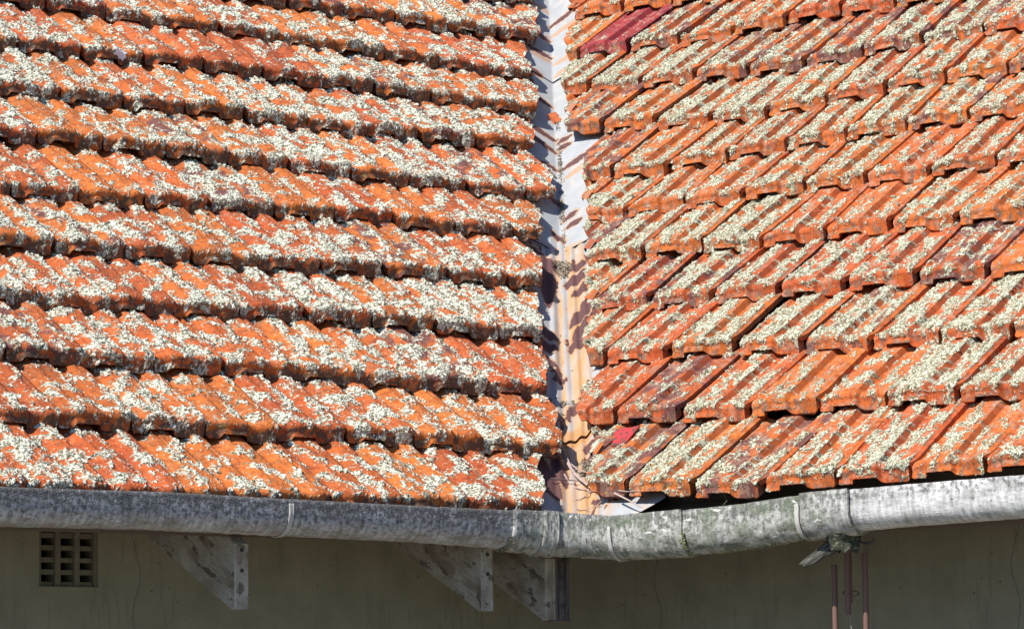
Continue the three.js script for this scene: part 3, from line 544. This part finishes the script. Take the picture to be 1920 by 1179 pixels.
// ---------------------------------------------------------------- wind chime and the broken bracket above it
{
  const t = thing('wind_chime', 'rusty wind chime of four hanging metal tubes under the gutter', 'wind chime');
  const tube = new THREE.MeshStandardMaterial({ color: new THREE.Color().setRGB(0.15, 0.075, 0.057), roughness: 0.7, metalness: 0 }), str = new THREE.MeshStandardMaterial({ color: new THREE.Color().setRGB(0.25, 0.24, 0.2), roughness: 0.9 });
  const O = -0.15;
  const pipe = (u, o, yT, yB) => { const pr = [[0.0075, yB], [0.008, yB + 0.002], [0.008, yT - 0.002], [0.0075, yT], [0.0055, yT], [0.0055, yB], [0.0075, yB]].map((q) => new THREE.Vector2(...q)), g = new THREE.LatheGeometry(pr, 14), c = atEave(SIDE.R, u, 0, o); g.translate(c.x, 0, c.z); return g; };
  const line = (a, b, r = 0.0008) => new THREE.TubeGeometry(new THREE.LineCurve3(a, b), 1, r, 5);
  const top = atEave(SIDE.R, 0.855, -0.07, O);
  for (const [u, o, yT, yB] of [[0.793, O + 0.002, -0.152, -0.42], [0.817, O - 0.035, -0.115, -0.257], [0.845, O + 0.015, -0.109, -0.29], [0.886, O - 0.01, -0.124, -0.40]]) { part('chime_tube', pipe(u, o, yT, yB), tube, t); part('cord', line(atEave(SIDE.R, u, yT, o), top), str, t); }
  const disc = new THREE.CylinderGeometry(0.035, 0.035, 0.006, 20); disc.translate(top.x, top.y, top.z); part('disc', disc, tube, t);
  const ring = new THREE.TorusGeometry(0.022, 0.0016, 6, 28).rotateX(Math.PI / 2 + 0.35), rc = atEave(SIDE.R, 0.845, -0.232, O); ring.translate(rc.x, rc.y, rc.z); part('ring', ring, tube, t);
  const cl = new THREE.CatmullRomCurve3([[0.845, -0.1], [0.846, -0.29], [0.843, -0.31], [0.847, -0.33], [0.845, -0.36]].map(([u, y]) => atEave(SIDE.R, u, y, O + 0.004))); part('cord', new THREE.TubeGeometry(cl, 24, 0.0012, 5), str, t);
  // splintered timber stub
  const g = new THREE.CylinderGeometry(0.012, 0.03, 0.16, 9, 12), p = g.attributes.position;
  for (let i = 0; i < p.count; i++) { const y = p.getY(i), f = 1 + 0.35 * noise(p.getX(i) * 60 + 4, y * 30) ; p.setX(i, p.getX(i) * f); p.setZ(i, p.getZ(i) * f * 0.55); p.setY(i, y + 0.02 * noise(p.getX(i) * 120, p.getZ(i) * 120)); }
  const a = atEave(SIDE.R, 0.935, -0.075, -0.03), b = atEave(SIDE.R, 0.815, -0.153, 0.02);
  g.applyQuaternion(new THREE.Quaternion().setFromUnitVectors(V3(0, 1, 0), b.clone().sub(a).normalize())); g.translate((a.x + b.x) / 2, (a.y + b.y) / 2, (a.z + b.z) / 2); g.computeVertexNormals();
  const splint = paint(64, 256, (x, y) => { const gg = fbm(x / 3, y / 60, 3); return mix3([0.15, 0.135, 0.11], [0.022, 0.02, 0.017], clamp(0.68 + gg * 1.8)); });
  { // mossy remains of the outlet under the collar, and a bent wire
    const og = new THREE.CylinderGeometry(0.05, 0.034, 0.05, 22, 8, true), op = og.attributes.position;
    for (let i = 0; i < op.count; i++) { const y = op.getY(i), f = 1 + 0.28 * noise(op.getX(i) * 45 + 9, y * 40 + op.getZ(i) * 45); op.setXYZ(i, op.getX(i) * f, y + (y < 0 ? 0.022 * noise(op.getX(i) * 50, op.getZ(i) * 50) : 0), op.getZ(i) * f); }
    const oc = atEave(SIDE.R, 0.925, -0.094, 0.0); og.translate(oc.x, oc.y, oc.z); og.computeVertexNormals();
    const ot = paint(256, 64, (x, y) => { const n = fbm(x / 14, y / 10, 4); return mix3([0.035, 0.038, 0.022], [0.16, 0.145, 0.10], ss(0.08, 0.34, n)); });
    single('broken_outlet', og, new THREE.MeshStandardMaterial({ map: ot.map, roughness: 1 }), 'dark mossy broken outlet under the gutter collar', 'outlet');
    const wc = new THREE.CatmullRomCurve3([[0.955, -0.092], [0.985, -0.104], [1.005, -0.104], [1.018, -0.094]].map(([u, y]) => atEave(SIDE.R, u, y, -0.01)));
    single('bent_wire', new THREE.TubeGeometry(wc, 18, 0.003, 6), ironMat, 'dark bent wire sticking out beside the broken outlet', 'wire');
  }
  single('broken_stub', g, new THREE.MeshStandardMaterial({ map: splint.map, roughness: 0.9 }), 'splintered grey timber stub sticking out below the gutter, above the wind chime', 'timber');
}

// ---------------------------------------------------------------- dry stems, litter, fragments
{
  const stemMat = new THREE.MeshStandardMaterial({ color: new THREE.Color().setRGB(0.42, 0.31, 0.27), roughness: 0.85 });
  const darkStem = new THREE.MeshStandardMaterial({ color: new THREE.Color().setRGB(0.12, 0.085, 0.07), roughness: 0.85 });
  const stem = (pts, r) => { const c = new THREE.CatmullRomCurve3(pts.map((q) => V3(...q))), N = pts.length * 10, g = new THREE.TubeGeometry(c, N, r, 7), p = g.attributes.position; for (let i = 0; i < p.count; i++) { const k = Math.floor(i / 8) / N, o = c.getPointAt(clamp(k)); const f = (1 - 0.55 * k) * (1 + 0.2 * noise(k * 40, r * 900)); p.setXYZ(i, o.x + (p.getX(i) - o.x) * f, o.y + (p.getY(i) - o.y) * f, o.z + (p.getZ(i) - o.z) * f); } g.computeVertexNormals(); return g; };
  const t = thing('dry_stem', 'long dry vine stem with a side shoot hanging down the valley', 'stem', 'dry stems in the valley');
  part('stalk', stem([[-0.092, 0.41, -0.589], [-0.069, 0.338, -0.491], [-0.044, 0.259, -0.383], [-0.014, 0.193, -0.301], [0.011, 0.145, -0.226], [0.045, 0.107, -0.137]], 0.0085), stemMat, t);
  part('stalk', stem([[-0.088, 0.405, -0.575], [-0.062, 0.335, -0.48], [-0.038, 0.262, -0.375], [-0.012, 0.2, -0.295], [0.006, 0.15, -0.23]], 0.004), stemMat, t);
  part('side_shoot', stem([[-0.014, 0.193, -0.301], [0.017, 0.163, -0.25], [0.052, 0.145, -0.192]], 0.0026), stemMat, t);
  const S2 = [[[[-0.064, 0.13, -0.191], [-0.016, 0.128, -0.206], [0.031, 0.122, -0.2]], 0.0026, darkStem, 'short dark straight stem lying across the valley foot'],
    [[[-0.021, 0.147, -0.254], [-0.001, 0.113, -0.214], [0.025, 0.099, -0.173], [0.048, 0.092, -0.142], [0.029, 0.07, -0.122], [0.008, 0.065, -0.132], [0.004, 0.042, -0.098], [0.032, 0.032, -0.058], [0.068, 0.044, -0.048], [0.092, 0.065, -0.063]], 0.0026, stemMat, 'curly dry stem looping over the valley foot'],
    [[[0.118, 0.074, 0.011], [0.153, 0.051, 0.074], [0.191, 0.026, 0.120]], 0.0034, stemMat, 'dry stem poking out below the lowest tile into the gutter'],
    [[[0.12, 0.085, -0.007], [0.154, 0.077, 0.034], [0.188, 0.078, 0.061]], 0.002, stemMat, 'thin curved dry stem under the lowest tile']];
  for (const [pts, r, m, label] of S2) single('dry_stem', stem(pts, r), m, label, 'stem', 'dry stems in the valley');

  // litter caught in the valley crease and moss on the gutter joints
  const crumb = new THREE.IcosahedronGeometry(1, 0); { const p = crumb.attributes.position; for (let i = 0; i < p.count; i++) { const f = 0.75 + 0.5 * Math.abs(noise(p.getX(i) * 3 + 2, p.getY(i) * 3 + p.getZ(i) * 2)); p.setXYZ(i, p.getX(i) * f, p.getY(i) * f * 0.7, p.getZ(i) * f); } crumb.computeVertexNormals(); }
  const scatter = (name, label, category, list, colors) => {
    const m = new THREE.InstancedMesh(crumb, new THREE.MeshStandardMaterial({ roughness: 1 }), list.length), M = new THREE.Matrix4(), c = new THREE.Color();
    list.forEach(([p, r], i) => { m.setMatrixAt(i, M.compose(p, new THREE.Quaternion().setFromEuler(new THREE.Euler(rnd() * 6, rnd() * 6, rnd() * 6)), V3(r * rr(0.6, 1.6), r * rr(0.5, 1), r * rr(0.6, 1.4)))); m.setColorAt(i, c.setRGB(...mix3(colors[0], colors[1], rnd()))); });
    m.name = numbered(name); m.userData = { kind: 'stuff', label, category }; m.castShadow = m.receiveShadow = true; scene.add(m);
  };
  const lit = [];
  for (const [q0, v0, sq, sv, n, r] of [[0.011, 2.555, 0.006, 0.05, 40, 0.003], [0.013, 2.235, 0.007, 0.12, 170, 0.0035], [0.012, 1.885, 0.008, 0.10, 190, 0.0036], [0.013, 1.70, 0.007, 0.05, 110, 0.0032], [0.004, 1.475, 0.018, 0.035, 230, 0.0048], [-0.008, 0.635, 0.022, 0.014, 110, 0.0046], [-0.026, 2.15, 0.014, 0.012, 60, 0.005], [0.002, 0.91, 0.012, 0.05, 14, 0.0026], [0.045, 0.27, 0.016, 0.03, 110, 0.005], [-0.03, 0.55, 0.02, 0.02, 40, 0.004], [0.11, 0.12, 0.01, 0.01, 24, 0.004]])
    for (let i = 0; i < n; i++) { const g1 = (rnd() + rnd() + rnd() - 1.5), g2 = (rnd() + rnd() + rnd() - 1.5), q = q0 + sq * g1 * 1.3, v = v0 + sv * g2 * 1.3; lit.push([valleyAt(q, v, 0.008 + (v < 1.63 ? 0.5 * WING * Math.max(0, 0.05 - Math.abs(q)) : 0.25 * WING * Math.max(0, 0.012 - Math.abs(q))) + Math.max(0, 0.6 - Math.hypot(g1, g2)) * r * 3 * rnd()), r * rr(0.5, 1.3)]); }
  scatter('leaf_litter', 'brown crumbly leaf litter caught along the valley flashing crease', 'litter', lit, [[0.09, 0.07, 0.05], [0.34, 0.28, 0.2]]);
  const moss = [];
  for (const [g, a0, a1, n] of [[-0.10, 0.15, 0.5, 220], [-0.285, 0.25, 0.5, 120], [0.44, 0.15, 0.5, 170], [0.82, 0.33, 0.5, 150], [0.99, 0.2, 0.5, 120], [0.62, 0.42, 0.52, 130]])
    for (let i = 0; i < n; i++) { const x = g + (rnd() - 0.5) * (g === 0.62 ? 0.24 : 0.016), F = gutterFrame(x), a = rr(a0, a1), R = 0.0585 + (g === 0.62 ? 0.001 : 0.006), Lv = F.dep - 0.058, th = clamp((a * (2 * Lv + Math.PI * 0.058) - Lv) / 0.058, 0, 3.1); moss.push([F.P.clone().addScaledVector(F.out, R * Math.cos(th)).add(V3(0, F.rim - Lv - R * Math.sin(th), 0)), rr(0.0015, 0.0038)]); }
  scatter('moss', 'dark and yellowish moss growing on the gutter joints', 'moss', moss, [[0.05, 0.055, 0.025], [0.30, 0.28, 0.14]]);

  // a chip of tile in the valley, the red scrap under the course edge
  const chip = new THREE.BoxGeometry(0.03, 0.045, 0.014, 4, 5, 2); { const p = chip.attributes.position; for (let i = 0; i < p.count; i++) p.setXYZ(i, p.getX(i) * (1 + 0.4 * noise(p.getY(i) * 40, 2)), p.getY(i) * (1 + 0.3 * noise(p.getX(i) * 60, 5)), p.getZ(i) + 0.004 * noise(p.getX(i) * 90, p.getY(i) * 90)); chip.computeVertexNormals(); }
  const clay = new THREE.MeshStandardMaterial({ color: new THREE.Color().setRGB(0.52, 0.13, 0.04), roughness: 0.9 });
  const cm = single('tile_chip', chip, clay, 'small broken orange tile chip lying on the valley flashing', 'tile chip'); cm.position.copy(valleyAt(0.002, 2.585, 0.02)); cm.rotation.set(-0.6, 0.2, 0.5);
  const sc = new THREE.BoxGeometry(0.075, 0.085, 0.005, 10, 10, 1); { const p = sc.attributes.position; for (let i = 0; i < p.count; i++) { const x = p.getX(i), y = p.getY(i); p.setXYZ(i, x + (x < 0 ? 0.012 * noise(y * 60, 1) + 0.02 * (y / 0.05) * -1 : 0), y + (y < 0 ? 0.010 * noise(x * 70, 7) : 0), p.getZ(i) + 0.006 * Math.sin(x * 25)); } sc.computeVertexNormals(); }
  const redTex = paint(128, 128, (x, y) => { const n = fbm(x / 24, y / 24, 4); return mix3([0.43, 0.03, 0.035], [0.06, 0.05, 0.04], ss(0.05, 0.15, n + (y < 20 ? 0.15 : 0) - 0.04)); });
  const sm = single('red_scrap', sc, new THREE.MeshStandardMaterial({ map: redTex.map, roughness: 0.7 }), 'red painted scrap tucked under the course beside the valley', 'scrap');
  sm.quaternion.setFromRotationMatrix(new THREE.Matrix4().makeBasis(SIDE.R.x, SIDE.R.up, SIDE.R.n)); sm.position.copy(onSlope(SIDE.R, -0.045, 0.395, 0.014));
}

renderer.render(scene, camera);
